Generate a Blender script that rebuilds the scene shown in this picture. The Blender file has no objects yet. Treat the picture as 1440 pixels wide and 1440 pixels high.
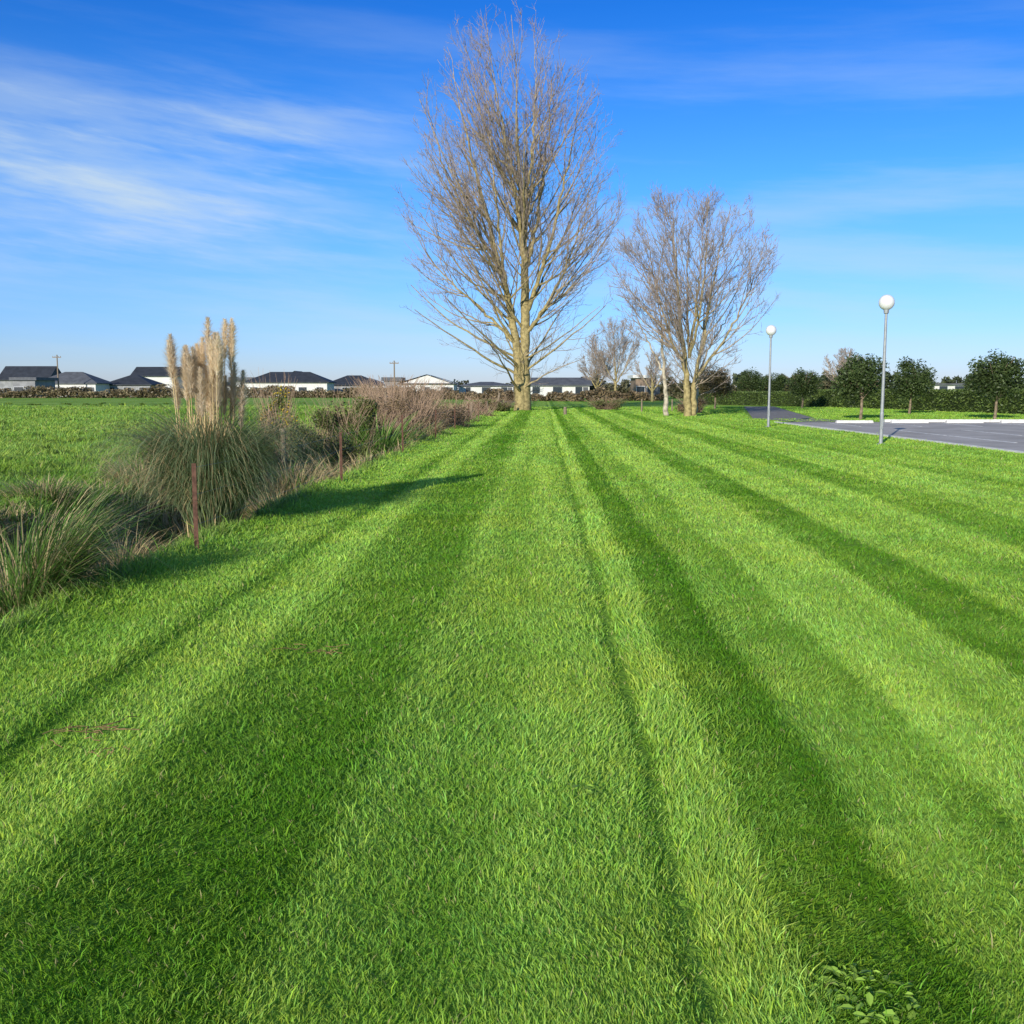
import bpy, math, numpy as np
from mathutils import Vector
rng=np.random.default_rng(7)
scene=bpy.context.scene
K0=0.03  # mowing direction: s = x - K0*y
# ------------------------------------------------------------ helpers
def link(o,parent=None):
    scene.collection.objects.link(o)
    if parent: o.parent=parent
    return o
def mesh_obj(name,verts,facegroups,mat,col=None,parent=None,smooth=False,loc=(0,0,0)):
    verts=np.asarray(verts,dtype=np.float32).reshape(-1,3)
    me=bpy.data.meshes.new(name)
    loops=[];starts=[];c=0
    for f in facegroups:
        f=np.asarray(f,dtype=np.int32)
        if f.size==0: continue
        loops.append(f.ravel()); k=f.shape[1]
        starts.append(c+np.arange(len(f),dtype=np.int32)*k); c+=f.size
    loops=np.concatenate(loops); starts=np.concatenate(starts)
    me.vertices.add(len(verts)); me.vertices.foreach_set("co",verts.ravel())
    me.loops.add(len(loops)); me.loops.foreach_set("vertex_index",loops)
    me.polygons.add(len(starts)); me.polygons.foreach_set("loop_start",starts)
    me.update(calc_edges=True)
    me.polygons.foreach_set("use_smooth",np.full(len(starts),smooth,dtype=bool))
    if col is not None:
        col=np.asarray(col,dtype=np.float32)
        if col.shape[1]==3: col=np.concatenate([col,np.ones((len(col),1),np.float32)],1)
        a=me.attributes.new("Col","FLOAT_COLOR","POINT"); a.data.foreach_set("color",col.ravel())
    me.materials.append(mat)
    o=bpy.data.objects.new(name,me); o.location=loc
    return link(o,parent)
def empty(name,loc=(0,0,0),rz=0):
    e=bpy.data.objects.new(name,None); e.location=loc; e.rotation_euler=(0,0,rz); e.empty_display_size=.3
    return link(e)
class Geo:
    def __init__(s): s.v=[];s.q=[];s.t=[];s.c=[];s.n=0
    def add(s,v,q=None,t=None,c=None):
        v=np.asarray(v,float).reshape(-1,3)
        if q is not None and len(q): s.q.append(np.asarray(q)+s.n)
        if t is not None and len(t): s.t.append(np.asarray(t)+s.n)
        if c is not None:
            c=np.asarray(c,float)
            if c.ndim==1: c=np.tile(c,(len(v),1))
            s.c.append(c)
        s.v.append(v); s.n+=len(v)
    def obj(s,name,mat,parent=None,smooth=False,loc=(0,0,0)):
        fg=[]
        if s.q: fg.append(np.concatenate(s.q))
        if s.t: fg.append(np.concatenate(s.t))
        return mesh_obj(name,np.concatenate(s.v),fg,mat,np.concatenate(s.c) if s.c else None,parent,smooth,loc)
def nrm(v): return v/np.maximum(np.linalg.norm(v,axis=-1,keepdims=True),1e-9)
def box(g,x0,x1,y0,y1,z0,z1,c=None):
    v=[(x0,y0,z0),(x1,y0,z0),(x1,y1,z0),(x0,y1,z0),(x0,y0,z1),(x1,y0,z1),(x1,y1,z1),(x0,y1,z1)]
    g.add(v,q=[(0,3,2,1),(4,5,6,7),(0,1,5,4),(1,2,6,5),(2,3,7,6),(3,0,4,7)],c=c)
def tubes(g,P,R,S,colf=None):
    P=np.asarray(P,float);R=np.asarray(R,float);B,K,_=P.shape
    T=nrm(np.gradient(P,axis=1)); d=nrm(P[:,-1]-P[:,0])
    ref=np.where(np.abs(d[:,2:3])<.7,np.array([[0,0,1.]]),np.array([[1.,0,0]]))[:,None,:]
    U=nrm(np.cross(T,ref));V=np.cross(T,U)
    th=np.arange(S)/S*2*np.pi
    v=P[:,:,None,:]+R[:,:,None,None]*(np.cos(th)[None,None,:,None]*U[:,:,None,:]+np.sin(th)[None,None,:,None]*V[:,:,None,:])
    b=np.arange(B)[:,None,None]*K*S;k=np.arange(K-1)[None,:,None]*S;j=np.arange(S)[None,None,:];j2=(j+1)%S
    q=np.stack([b+k+j,b+k+j2,b+k+S+j2,b+k+S+j],-1).reshape(-1,4)
    c=None
    if colf is not None: c=np.repeat(colf(P,R)[:,:,None,:],S,2).reshape(-1,3)
    g.add(v.reshape(-1,3),q=q,c=c)
def ribbons(g,base,az,L,w,a0,bend,K,col,tipcol=None,pw=1.):
    """curved tapering leaf blades; az outward azimuth, a0 start elevation, bend total curl (rad)"""
    B=len(base);t=np.linspace(0,1,K)
    ang=a0[:,None]-bend[:,None]*(t[None,:]**pw)
    ds=(L/(K-1))[:,None]
    h=np.concatenate([np.zeros((B,1)),np.cumsum(np.cos(ang[:,:-1])*ds,1)],1)
    z=np.concatenate([np.zeros((B,1)),np.cumsum(np.sin(ang[:,:-1])*ds,1)],1)
    o=np.stack([np.cos(az),np.sin(az)],1)
    P=np.empty((B,K,3));P[:,:,0]=base[:,0:1]+o[:,0:1]*h;P[:,:,1]=base[:,1:2]+o[:,1:2]*h;P[:,:,2]=base[:,2:3]+z
    tw=az+np.pi/2+rng.normal(0,.5,B)
    side=np.stack([np.cos(tw),np.sin(tw),np.zeros(B)],1)
    wt=np.clip(1.05-t**2.2,0.08,1)[None,:]*w[:,None]*.5
    v=np.stack([P-side[:,None,:]*wt[...,None],P+side[:,None,:]*wt[...,None]],2)
    b=np.arange(B)[:,None]*K*2;k=np.arange(K-1)[None,:]*2
    q=np.stack([b+k,b+k+1,b+k+3,b+k+2],-1).reshape(-1,4)
    col=np.broadcast_to(col,(B,3)); tip=col if tipcol is None else np.broadcast_to(tipcol,(B,3))
    c=col[:,None,:]*(1-t[None,:,None])+tip[:,None,:]*t[None,:,None]
    g.add(v.reshape(-1,3),q=q,c=np.repeat(c[:,:,None,:],2,2).reshape(-1,3))
def leaves(g,pos,size,col,up=0.0):
    n=len(pos);d=rng.normal(size=(n,3));d[:,2]*=.7;d=nrm(d);e=nrm(np.cross(d,rng.normal(size=(n,3))))
    s=size*rng.uniform(.6,1.3,n);a=d*s[:,None];b=e*(s*.42)[:,None]
    v=np.stack([pos-a,pos+b,pos+a,pos-b],1).reshape(-1,3)
    q=np.arange(n*4).reshape(-1,4)
    g.add(v,q=q,c=np.repeat(col,4,0))
TAB=rng.random((256,256))
def vn(x,y,s,oct=3):
    out=0;amp=1;tot=0
    for o in range(oct):
        X=x*s+17.3*o;Y=y*s+9.1*o;xi=np.floor(X).astype(int);yi=np.floor(Y).astype(int);fx=X-xi;fy=Y-yi
        fx=fx*fx*(3-2*fx);fy=fy*fy*(3-2*fy);a=TAB[xi%256,yi%256];b=TAB[(xi+1)%256,yi%256];c=TAB[xi%256,(yi+1)%256];d=TAB[(xi+1)%256,(yi+1)%256]
        out=out+amp*((a*(1-fx)+b*fx)*(1-fy)+(c*(1-fx)+d*fx)*fy);tot+=amp;amp*=.55;s*=2.03
    return out/tot
# ------------------------------------------------------------ node helpers
class NT:
    def __init__(s,nt): s.nt=nt
    def n(s,t,**kw):
        x=s.nt.nodes.new(t)
        for k,v in kw.items(): setattr(x,k,v)
        return x
    def l(s,a,b): s.nt.links.new(a,b)
    def m(s,op,a,b=None,c=None,clamp=False):
        x=s.n('ShaderNodeMath',operation=op);x.use_clamp=clamp
        for i,v in enumerate((a,b,c)):
            if v is None: continue
            if isinstance(v,(int,float)): x.inputs[i].default_value=v
            else: s.l(v,x.inputs[i])
        return x.outputs[0]
    def mix(s,f,a,b,bt='MIX'):
        x=s.n('ShaderNodeMix',data_type='RGBA',blend_type=bt)
        for sk,v in ((x.inputs[0],f),(x.inputs[6],a),(x.inputs[7],b)):
            if isinstance(v,(int,float)): sk.default_value=v
            elif isinstance(v,tuple): sk.default_value=(*v,1)
            else: s.l(v,sk)
        return x.outputs[2]
    def noise(s,vec,scale,detail=3,rough=.5):
        x=s.n('ShaderNodeTexNoise');x.inputs['Scale'].default_value=scale;x.inputs['Detail'].default_value=detail;x.inputs['Roughness'].default_value=rough
        if vec is not None: s.l(vec,x.inputs['Vector'])
        return x.outputs[0]
    def sm(s,v,a,b,lo=0.,hi=1.):
        x=s.n('ShaderNodeMapRange',interpolation_type='SMOOTHSTEP')
        s.l(v,x.inputs[0]);x.inputs[1].default_value=a;x.inputs[2].default_value=b;x.inputs[3].default_value=lo;x.inputs[4].default_value=hi
        return x.outputs[0]
def newmat(name):
    m=bpy.data.materials.new(name);m.use_nodes=True;m.node_tree.nodes.clear();return m,NT(m.node_tree)
def pbr(t,color,rough=.7,spec=.3,transl=0.0,metal=0.,bump=None,bdist=.02):
    p=t.n('ShaderNodeBsdfPrincipled')
    if isinstance(color,tuple): p.inputs['Base Color'].default_value=(*color,1)
    else: t.l(color,p.inputs['Base Color'])
    p.inputs['Roughness'].default_value=rough;p.inputs['Specular IOR Level'].default_value=spec;p.inputs['Metallic'].default_value=metal
    if bump is not None:
        b=t.n('ShaderNodeBump');b.inputs['Strength'].default_value=.6;b.inputs['Distance'].default_value=bdist;t.l(bump,b.inputs['Height']);t.l(b.outputs[0],p.inputs['Normal'])
    out=t.n('ShaderNodeOutputMaterial');sh=p.outputs[0]
    if transl>0:
        tr=t.n('ShaderNodeBsdfTranslucent')
        if isinstance(color,tuple): tr.inputs[0].default_value=(*color,1)
        else: t.l(color,tr.inputs[0])
        mx=t.n('ShaderNodeMixShader');mx.inputs[0].default_value=transl;t.l(sh,mx.inputs[1]);t.l(tr.outputs[0],mx.inputs[2]);sh=mx.outputs[0]
    t.l(sh,out.inputs[0])
def simple(name,color,rough=.7,spec=.3,nscale=6.,var=.25,metal=0.):
    m,t=newmat(name);g=t.n('ShaderNodeNewGeometry')
    nz=t.noise(g.outputs['Position'],nscale,5,.6)
    k=t.sm(nz,.3,.7,1-var,1+var*.6)
    c=t.n('ShaderNodeVectorMath',operation='SCALE');c.inputs[0].default_value=color;t.l(k,c.inputs['Scale'])
    pbr(t,c.outputs[0],rough,spec,metal=metal,bump=nz,bdist=.004);return m
def attrmat(name,rough=.55,spec=.3,transl=.3,nscale=0.,var=.2):
    m,t=newmat(name);a=t.n('ShaderNodeAttribute',attribute_name='Col');c=a.outputs['Color']
    if nscale>0:
        g=t.n('ShaderNodeNewGeometry')
        nz=t.noise(g.outputs['Position'],nscale,2,.6);k=t.sm(nz,.3,.7,1-var,1+var)
        s=t.n('ShaderNodeVectorMath',operation='SCALE');t.l(c,s.inputs[0]);t.l(k,s.inputs['Scale']);c=s.outputs[0]
    pbr(t,c,rough,spec,transl);return m
# ------------------------------------------------------------ ground colour
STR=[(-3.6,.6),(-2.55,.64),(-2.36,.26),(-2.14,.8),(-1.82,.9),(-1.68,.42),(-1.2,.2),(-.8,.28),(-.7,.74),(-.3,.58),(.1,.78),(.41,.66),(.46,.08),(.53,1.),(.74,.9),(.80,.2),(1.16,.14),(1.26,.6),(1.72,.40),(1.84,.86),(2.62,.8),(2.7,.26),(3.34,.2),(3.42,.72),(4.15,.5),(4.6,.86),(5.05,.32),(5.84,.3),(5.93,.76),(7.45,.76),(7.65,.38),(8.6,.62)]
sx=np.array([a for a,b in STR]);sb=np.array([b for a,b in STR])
S0,S1=-4.,10.
LD=np.array([.118,.280,.014]);LL_=np.array([.400,.600,.082]);FD=np.array([.14,.28,.026]);FL=np.array([.34,.49,.08])
def ground_nodes(t):
    g=t.n('ShaderNodeNewGeometry');pos=g.outputs['Position']
    sp=t.n('ShaderNodeSeparateXYZ');t.l(pos,sp.inputs[0])
    s=t.m('SUBTRACT',sp.outputs[0],t.m('MULTIPLY',sp.outputs[1],K0))
    n1=t.noise(pos,.45,3);n2=t.noise(pos,5.,3,.65);n3=t.noise(pos,24.,3,.7);n4=t.noise(pos,.12,4,.6);n5=t.noise(pos,1.6,3,.6)
    cv=t.n('ShaderNodeCombineXYZ');t.l(t.m('MULTIPLY',s,3.5),cv.inputs[0]);t.l(t.m('MULTIPLY',sp.outputs[1],.15),cv.inputs[1]);n6=t.noise(cv.outputs[0],1.,3,.6)
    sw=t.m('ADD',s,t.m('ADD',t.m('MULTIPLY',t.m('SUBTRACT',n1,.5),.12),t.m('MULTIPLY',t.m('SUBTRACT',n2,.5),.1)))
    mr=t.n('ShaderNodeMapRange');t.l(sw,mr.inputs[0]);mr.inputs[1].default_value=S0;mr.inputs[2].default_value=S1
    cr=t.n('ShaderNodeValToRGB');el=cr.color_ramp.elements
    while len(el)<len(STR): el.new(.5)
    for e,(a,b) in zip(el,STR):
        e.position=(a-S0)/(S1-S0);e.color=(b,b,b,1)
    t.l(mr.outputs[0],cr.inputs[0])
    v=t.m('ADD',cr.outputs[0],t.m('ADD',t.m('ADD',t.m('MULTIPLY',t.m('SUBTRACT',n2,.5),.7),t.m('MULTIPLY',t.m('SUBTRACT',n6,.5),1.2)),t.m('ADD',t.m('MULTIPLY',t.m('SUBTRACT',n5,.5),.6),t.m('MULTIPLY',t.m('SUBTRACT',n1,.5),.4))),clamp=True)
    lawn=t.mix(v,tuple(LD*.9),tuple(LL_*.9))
    f=t.m('ADD',t.m('MULTIPLY',n4,.6),t.m('MULTIPLY',n2,.55))
    fm=t.sm(f,.42,.75)
    field=t.mix(fm,tuple(FD),tuple(FL))
    dn=t.sm(t.m('ADD',n2,t.m('MULTIPLY',n1,.3)),.5,.8)
    bank=t.mix(dn,(.13,.11,.045),(.38,.29,.15))
    sj=t.m('ADD',s,t.m('MULTIPLY',t.m('SUBTRACT',n2,.5),.7))
    a=t.sm(sj,-3.85,-3.6)
    b=t.sm(sj,-6.9,-6.3)
    c=t.mix(b,field,bank);c=t.mix(a,c,lawn)
    hf=t.sm(n3,.3,.7,.75,1.2)
    sc=t.n('ShaderNodeVectorMath',operation='SCALE');t.l(c,sc.inputs[0]);t.l(hf,sc.inputs['Scale'])
    return sc.outputs[0],n2,n3
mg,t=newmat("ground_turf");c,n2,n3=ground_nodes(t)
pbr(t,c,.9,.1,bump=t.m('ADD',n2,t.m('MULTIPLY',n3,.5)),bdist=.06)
mb=attrmat("grass_blade",.6,.15,.35)
def ss(x,a,b):
    u=np.clip((x-a)/(b-a),0,1);return u*u*(3-2*u)
def gz(x,y):
    x=np.asarray(x,float);y=np.asarray(y,float);s=x-K0*y
    w=.10*np.sin(y*.9)+.07*np.sin(y*2.3+1)
    d=ss(s+w,-6.7,-5.7)*(1-ss(s+w,-4.5,-3.62))
    fade=1-ss(y,80,95)
    z=-1.05*d*fade
    z=z+.012*np.sin(s*4.1+.3*y)*np.sin(y*.7)+.01*np.sin(s*7.+1.)
    z=z-.03*np.exp(-((s-.47)/.05)**2)*(np.abs(y)<70)-.02*np.exp(-((s+2.34)/.07)**2)*(np.abs(y)<70)
    fm=1-ss(s,-7.2,-6.4)
    z=z+fm*(.05*np.sin(x*1.3+y*.4)*np.sin(y*1.1-x*.3)+.04)*(1-ss(np.abs(y)+np.abs(x)*.5,60,120))
    return z
scol=np.concatenate([-np.geomspace(2500,12,50),np.arange(-11.5,-7,.25),np.arange(-7,-3.4,.08),np.arange(-3.4,2.5,.1),np.arange(2.5,14,.3),np.geomspace(14,2500,50)])
yrow=np.concatenate([-np.geomspace(400,2,16),np.arange(-1.5,30,.12),np.arange(30,100,.5),np.geomspace(100,3500,50)])
SS,YY=np.meshgrid(scol,yrow);XX=SS+K0*np.clip(YY,-50,200);ZZ=gz(XX,YY)
nr,nc=SS.shape;i=np.arange(nr-1)[:,None]*nc+np.arange(nc-1)[None,:]
mesh_obj("ground",np.stack([XX,YY,ZZ],-1).reshape(-1,3),[np.stack([i,i+1,i+nc+1,i+nc],-1).reshape(-1,4)],mg,smooth=True)
# ------------------------------------------------------------ lawn and paddock grass blades
CPX=12.9
ROAD=[(13.2,56.5),(16.6,56.5),(24.6,97),(21.8,97)]
def on_asphalt(x,y):
    a=(x>CPX)&(y<50.6)&(y>12)
    u=np.clip((y-56.5)/40.5,0,1);b=(y>56.3)&(y<97.3)&(x>13.0+8.6*u)&(x<16.8+8.*u)
    return a|b
def make_grass():
    N=1200000
    y=np.exp(rng.uniform(np.log(1.7),np.log(95),N));x=(rng.uniform(-1,1,N))*(.6*y+1.3)
    s=x-K0*y+.12*(vn(y+3,x*0,1.3,2)-.5)
    thin=(vn(x+5,y+31,3.1,3)<.28)&(rng.random(N)<.4)
    keep=~on_asphalt(x,y)&~((s<-3.72)&(s>-6.5)&(rng.random(N)<.88))&~thin
    x,y,s=x[keep],y[keep],s[keep];N=len(x)
    nA=vn(x+40,y,9.,2)-.5;nB=vn(x+90,y+5,2.2,3)-.5;nC=vn(x+30,y+50,.45,2)-.5;nS=vn(s*3.5+60,y*.18+3,1.,3)-.5;nH=vn(x+120,y+88,1.1,3)-.5
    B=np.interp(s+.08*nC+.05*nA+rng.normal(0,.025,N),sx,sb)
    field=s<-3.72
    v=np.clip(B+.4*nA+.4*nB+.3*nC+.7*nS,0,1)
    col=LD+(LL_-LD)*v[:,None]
    fv=np.clip(.5+.9*nB+.7*nA+1.1*(vn(x,y,.12,3)-.5),0,1);col=np.where(field[:,None],FD+(FL-FD)*fv[:,None],col)
    L=rng.uniform(.013,.029,N)*(1+.7*nA+.7*nB)+.0055*np.sqrt(y)
    L*=np.where(field,2.6,1)*np.where((s>.5)&(s<.8),1.4,1)*np.where(field,1+1.2*nB,1)
    edge=np.exp(-((s+3.65)/.2)**2);L*=1+2.4*edge*rng.random(N)
    tall=rng.random(N)<.025;L=np.where(tall,L*1.8,L)
    w=.0016+.0009*y*rng.uniform(.6,1.3,N)
    az=rng.uniform(0,2*np.pi,N);ln=rng.uniform(.1,.9,N)
    dx=np.cos(az)*ln+1.0*nB+.2*np.sin(3*x+1.5*y);dy=np.sin(az)*ln+(B-.45)*1.3*np.where(field,.0,1)+1.0*(vn(x+7,y+70,1.8,2)-.5)
    d=np.stack([dx,dy,np.ones(N)],1);d=nrm(d)
    base=np.stack([x,y,gz(x,y)-.004],1)
    tw=rng.uniform(0,np.pi,N);side=np.stack([np.cos(tw),np.sin(tw),np.zeros(N)],1)*(w/2)[:,None]
    mid=base+d*(L*.55)[:,None]
    d2=d.copy();d2[:,2]*=.35;d2=nrm(d2);tip=mid+d2*(L*.5)[:,None]
    vv=np.stack([base-side,base+side,mid+side*.85,mid-side*.85,tip],1).reshape(-1,3)
    k=np.arange(N)*5
    q=np.stack([k,k+1,k+2,k+3],1);t=np.stack([k+3,k+2,k+4],1)
    val=rng.uniform(.78,1.3,N)*np.where(tall,1.2,1);r=val*rng.uniform(.82,1.2,N)*(1+.28*nH);b=val*rng.uniform(.7,1.6,N)*(1-.2*nH)
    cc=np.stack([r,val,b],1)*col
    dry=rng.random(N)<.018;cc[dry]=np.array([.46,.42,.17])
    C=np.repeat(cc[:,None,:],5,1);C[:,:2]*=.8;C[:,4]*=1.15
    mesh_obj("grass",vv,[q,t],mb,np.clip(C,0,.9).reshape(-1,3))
make_grass()
mveg=attrmat("leaf_blades",.5,.3,.3);mdry=attrmat("dry_blades",.7,.2,.25)
GREEN=np.array([.12,.21,.04]);STRAW=np.array([.58,.45,.23]);OLIVE=np.array([.24,.27,.08])
def colmix(a,b,n,p=None):
    u=rng.random(n) if p is None else p
    return a+(b-a)*u[:,None]
def tussock(g,cx,cy,n,rad,L,straw=.4,w=.012,a0m=1.35,bend=1.3,z=None):
    r=rad*np.sqrt(rng.random(n));th=rng.uniform(0,2*np.pi,n)
    x=cx+r*np.cos(th);y=cy+r*np.sin(th);zz=gz(x,y)-.02 if z is None else np.full(n,z)
    az=th+rng.normal(0,.5,n);a0=np.clip(a0m-.35*r/rad+rng.normal(0,.15,n),.2,1.57)
    LL=L*rng.uniform(.45,1.1,n)
    isd=rng.random(n)<straw
    c=np.where(isd[:,None],colmix(STRAW*.7,STRAW*1.2,n),colmix(GREEN*.6,GREEN*2.,n))
    ribbons(g,np.stack([x,y,zz],1),az,LL,w*rng.uniform(.6,1.3,n),a0,bend*rng.uniform(.5,1.4,n),6,c*.75,c*1.15,pw=1.5)
# long rank grass through the ditch banks (short and lying down nearby, taller further on)
g=Geo();n=95000
y=np.exp(rng.uniform(np.log(4.5),np.log(92),n));s=-5.2+rng.normal(0,.85,n);s=np.where((s<-7.1)|(s>-3.75),rng.uniform(-7,-3.8,n),s);x=s+K0*y
nb=vn(x+11,y,.9,3);isd=rng.random(n)<np.clip((nb-.2)*1.7,.1,.9)
c=np.where(isd[:,None],colmix(STRAW*.6,STRAW*1.15,n),colmix(GREEN*.8,OLIVE*1.4,n))
tallf=.34+.8*ss(y,13,20);nl=vn(x+70,y+20,1.3,2)
Lg=(.16+.8*np.clip(nl-.2,0,1)*rng.random(n))*tallf*(1+.4*ss(s,-5.2,-6.6))+.05
ribbons(g,np.stack([x,y,gz(x,y)-.01],1),rng.uniform(0,6.28,n),Lg,(.005+.0011*y)*rng.uniform(.6,1.3,n),rng.uniform(.5,1.5,n),rng.uniform(.3,1.8,n),5,c*.7,c*1.1,pw=1.6)
g.obj("long_ditch_grass",mdry)
g=Geo();n=19000
y=np.exp(rng.uniform(np.log(4),np.log(80),n));s=-3.76+rng.normal(0,.13,n)+.3*(vn(y*3,y*0,1.,2)-.5);x=s+K0*y
c=colmix(GREEN*.9,np.array([.36,.48,.11]),n)
ribbons(g,np.stack([x,y,gz(x,y)-.01],1),rng.uniform(0,6.28,n),rng.uniform(.05,.2,n),(.004+.0006*y),rng.uniform(.7,1.4,n),rng.uniform(.3,1.6,n),4,c*.8,c*1.1)
g.obj("verge_grass",mveg)
def tuss_obj(items,mat=mveg,name="tussock_grass"):
    for it in items:
        g=Geo();tussock(g,*it[0],**it[1]);g.obj(name,mat)
tuss_obj([((-4.0,8.1,3000,.38,1.4),dict(straw=.3,bend=1.7,a0m=1.5,w=.010)),((-4.05,6.9,1500,.3,.7),dict(straw=.7,bend=2.2)),((-4.85,9.2,1200,.35,.8),dict(straw=.35,bend=1.8)),
 ((-5.1,13.3,1300,.35,1.2),dict(straw=.92,bend=2.3)),((-5.2,10.8,900,.4,.6),dict(straw=.5,bend=1.8)),((-4.2,9.9,800,.3,.45),dict(straw=.3,bend=1.8)),((-6.6,14.5,900,.5,.5),dict(straw=.4,bend=1.8)),((-6.4,11.5,900,.5,.5),dict(straw=.3,bend=1.8)),
 ((-4.6,21.5,2400,.7,1.6),dict(straw=.8,bend=2.0,w=.024)),((-4.3,18.6,1500,.5,1.2),dict(straw=.65,bend=1.9,w=.02)),((-5.3,16.6,1000,.5,.9),dict(straw=.6,bend=1.9,w=.016)),((-4.2,15.4,1100,.35,.85),dict(straw=.35,bend=1.8,w=.014)),
 ((-4.1,24.5,1400,.6,1.4),dict(straw=.85,bend=1.6,w=.025)),((-4.0,31,1100,.5,2.2),dict(straw=.1,bend=1.0,w=.04)),
 ((-5.2,27,1000,.6,1.2),dict(straw=.5,bend=1.4,w=.028)),((-3.8,27.5,1200,.6,1.2),dict(straw=.85,bend=1.6,w=.028)),((-3.4,36,1000,.6,1.2),dict(straw=.85,bend=1.6,w=.035)),((-3.7,33.5,1000,.6,1.2),dict(straw=.8,bend=1.6,w=.03)),((-6.2,17.3,900,.5,.7),dict(straw=.7,bend=1.6,w=.016)),((-6.1,22.3,1300,.6,1.1),dict(straw=.6,bend=1.6,w=.022)),((-5.9,19.8,1200,.6,1.0),dict(straw=.6,bend=1.6,w=.02))])
# paddock tufts
g=Geo();n=620
for i in range(n):
    y=math.exp(rng.uniform(math.log(9),math.log(120)));x=-6.9+K0*y-rng.random()**1.1*(y*.55)
    if x< -.62*y-2: continue
    m=46;wy=.004+.0011*y
    r=rng.uniform(.1,.4);th=rng.uniform(0,6.28,m);rr=r*np.sqrt(rng.random(m));bx=x+rr*np.cos(th);by=y+rr*np.sin(th)
    k=rng.uniform(.5,1.15);c=colmix(np.array([.11,.22,.03]),np.array([.32,.41,.08]),m)*k
    ribbons(g,np.stack([bx,by,gz(bx,by)-.01],1),th,rng.uniform(.1,.28,m),np.full(m,wy),rng.uniform(.7,1.4,m),rng.uniform(.4,1.6,m),4,c*.8,c*1.1)
g.obj("paddock_grass_tufts",mveg)
# ------------------------------------------------------------ pampas grass
def pampas():
    e=empty("pampas_grass",(-3.66,12.4,-.2))
    g=Geo();n=5600
    r=.25*np.sqrt(rng.random(n));th=rng.uniform(0,6.28,n)
    c=colmix(np.array([.07,.12,.035]),np.array([.28,.34,.17]),n);dead=rng.random(n)<.2;c[dead]=colmix(STRAW*.6,STRAW,n)[dead]
    ribbons(g,np.stack([r*np.cos(th),r*np.sin(th),np.zeros(n)],1),th+rng.normal(0,.35,n),rng.uniform(.9,2.35,n),.009*rng.uniform(.6,1.4,n),np.clip(1.56-.24*r/.25+rng.normal(0,.06,n),.9,1.57),rng.uniform(1.8,3.4,n),12,c*.7,c*1.2,pw=2.2)
    g.obj("leaves",mveg,e)
    gs=Geo();gp=Geo();M=38
    for i in range(M):
        th=i*2.39996+rng.normal(0,.2);r=.31*math.sqrt((i+.5)/M);H=rng.uniform(1.92,2.48) if i%8 else rng.uniform(2.5,2.68)
        H-=.6*max(0,r-.2)
        bx,by=r*math.cos(th),r*math.sin(th)
        tx,ty=bx*1.42+rng.normal(0,.05),by*1.42+rng.normal(0,.05)
        tt=np.linspace(0,1,8);P=np.stack([bx+(tx-bx)*tt,by+(ty-by)*tt,H*tt],1)
        col=STRAW*rng.uniform(.8,1.35)
        tubes(gs,P[None],np.linspace(.009,.004,8)[None],5,lambda P,R:np.broadcast_to(col,P.shape))
        m=20;u=rng.uniform(.1,.5,m)
        ribbons(gs,np.stack([bx+(tx-bx)*u,by+(ty-by)*u,H*u],1),rng.uniform(0,6.28,m),rng.uniform(.25,.6,m),rng.uniform(.008,.018,m),rng.uniform(1.4,1.57,m),rng.uniform(0,.6,m),4,np.clip(colmix(STRAW*.8,STRAW*1.6,m),0,.95))
        m=600;u=rng.random(m);pl=rng.uniform(.42,.62);hz=H-pl+pl*u
        wr=.054*np.sin(np.pi*np.clip(u*.78+.2,0,1))**.8
        f=hz/H;PC=np.stack([bx+(tx-bx)*f+rng.normal(0,.007,m),by+(ty-by)*f+rng.normal(0,.007,m),hz],1)
        base=np.array([.98,.84,.63])*rng.uniform(.72,1.0);cc=np.clip(colmix(base*.9,base*1.1,m),0,.97)
        ribbons(gp,PC,rng.uniform(0,6.28,m),wr*2.0*rng.uniform(.6,1.3,m)+.03,np.full(m,.006),rng.uniform(.6,1.3,m),rng.uniform(.2,1.4,m),4,cc)
    gs.obj("flower_stalks",mdry,e);gp.obj("plumes",attrmat("plume",.9,.05,.4),e)
pampas()
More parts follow.
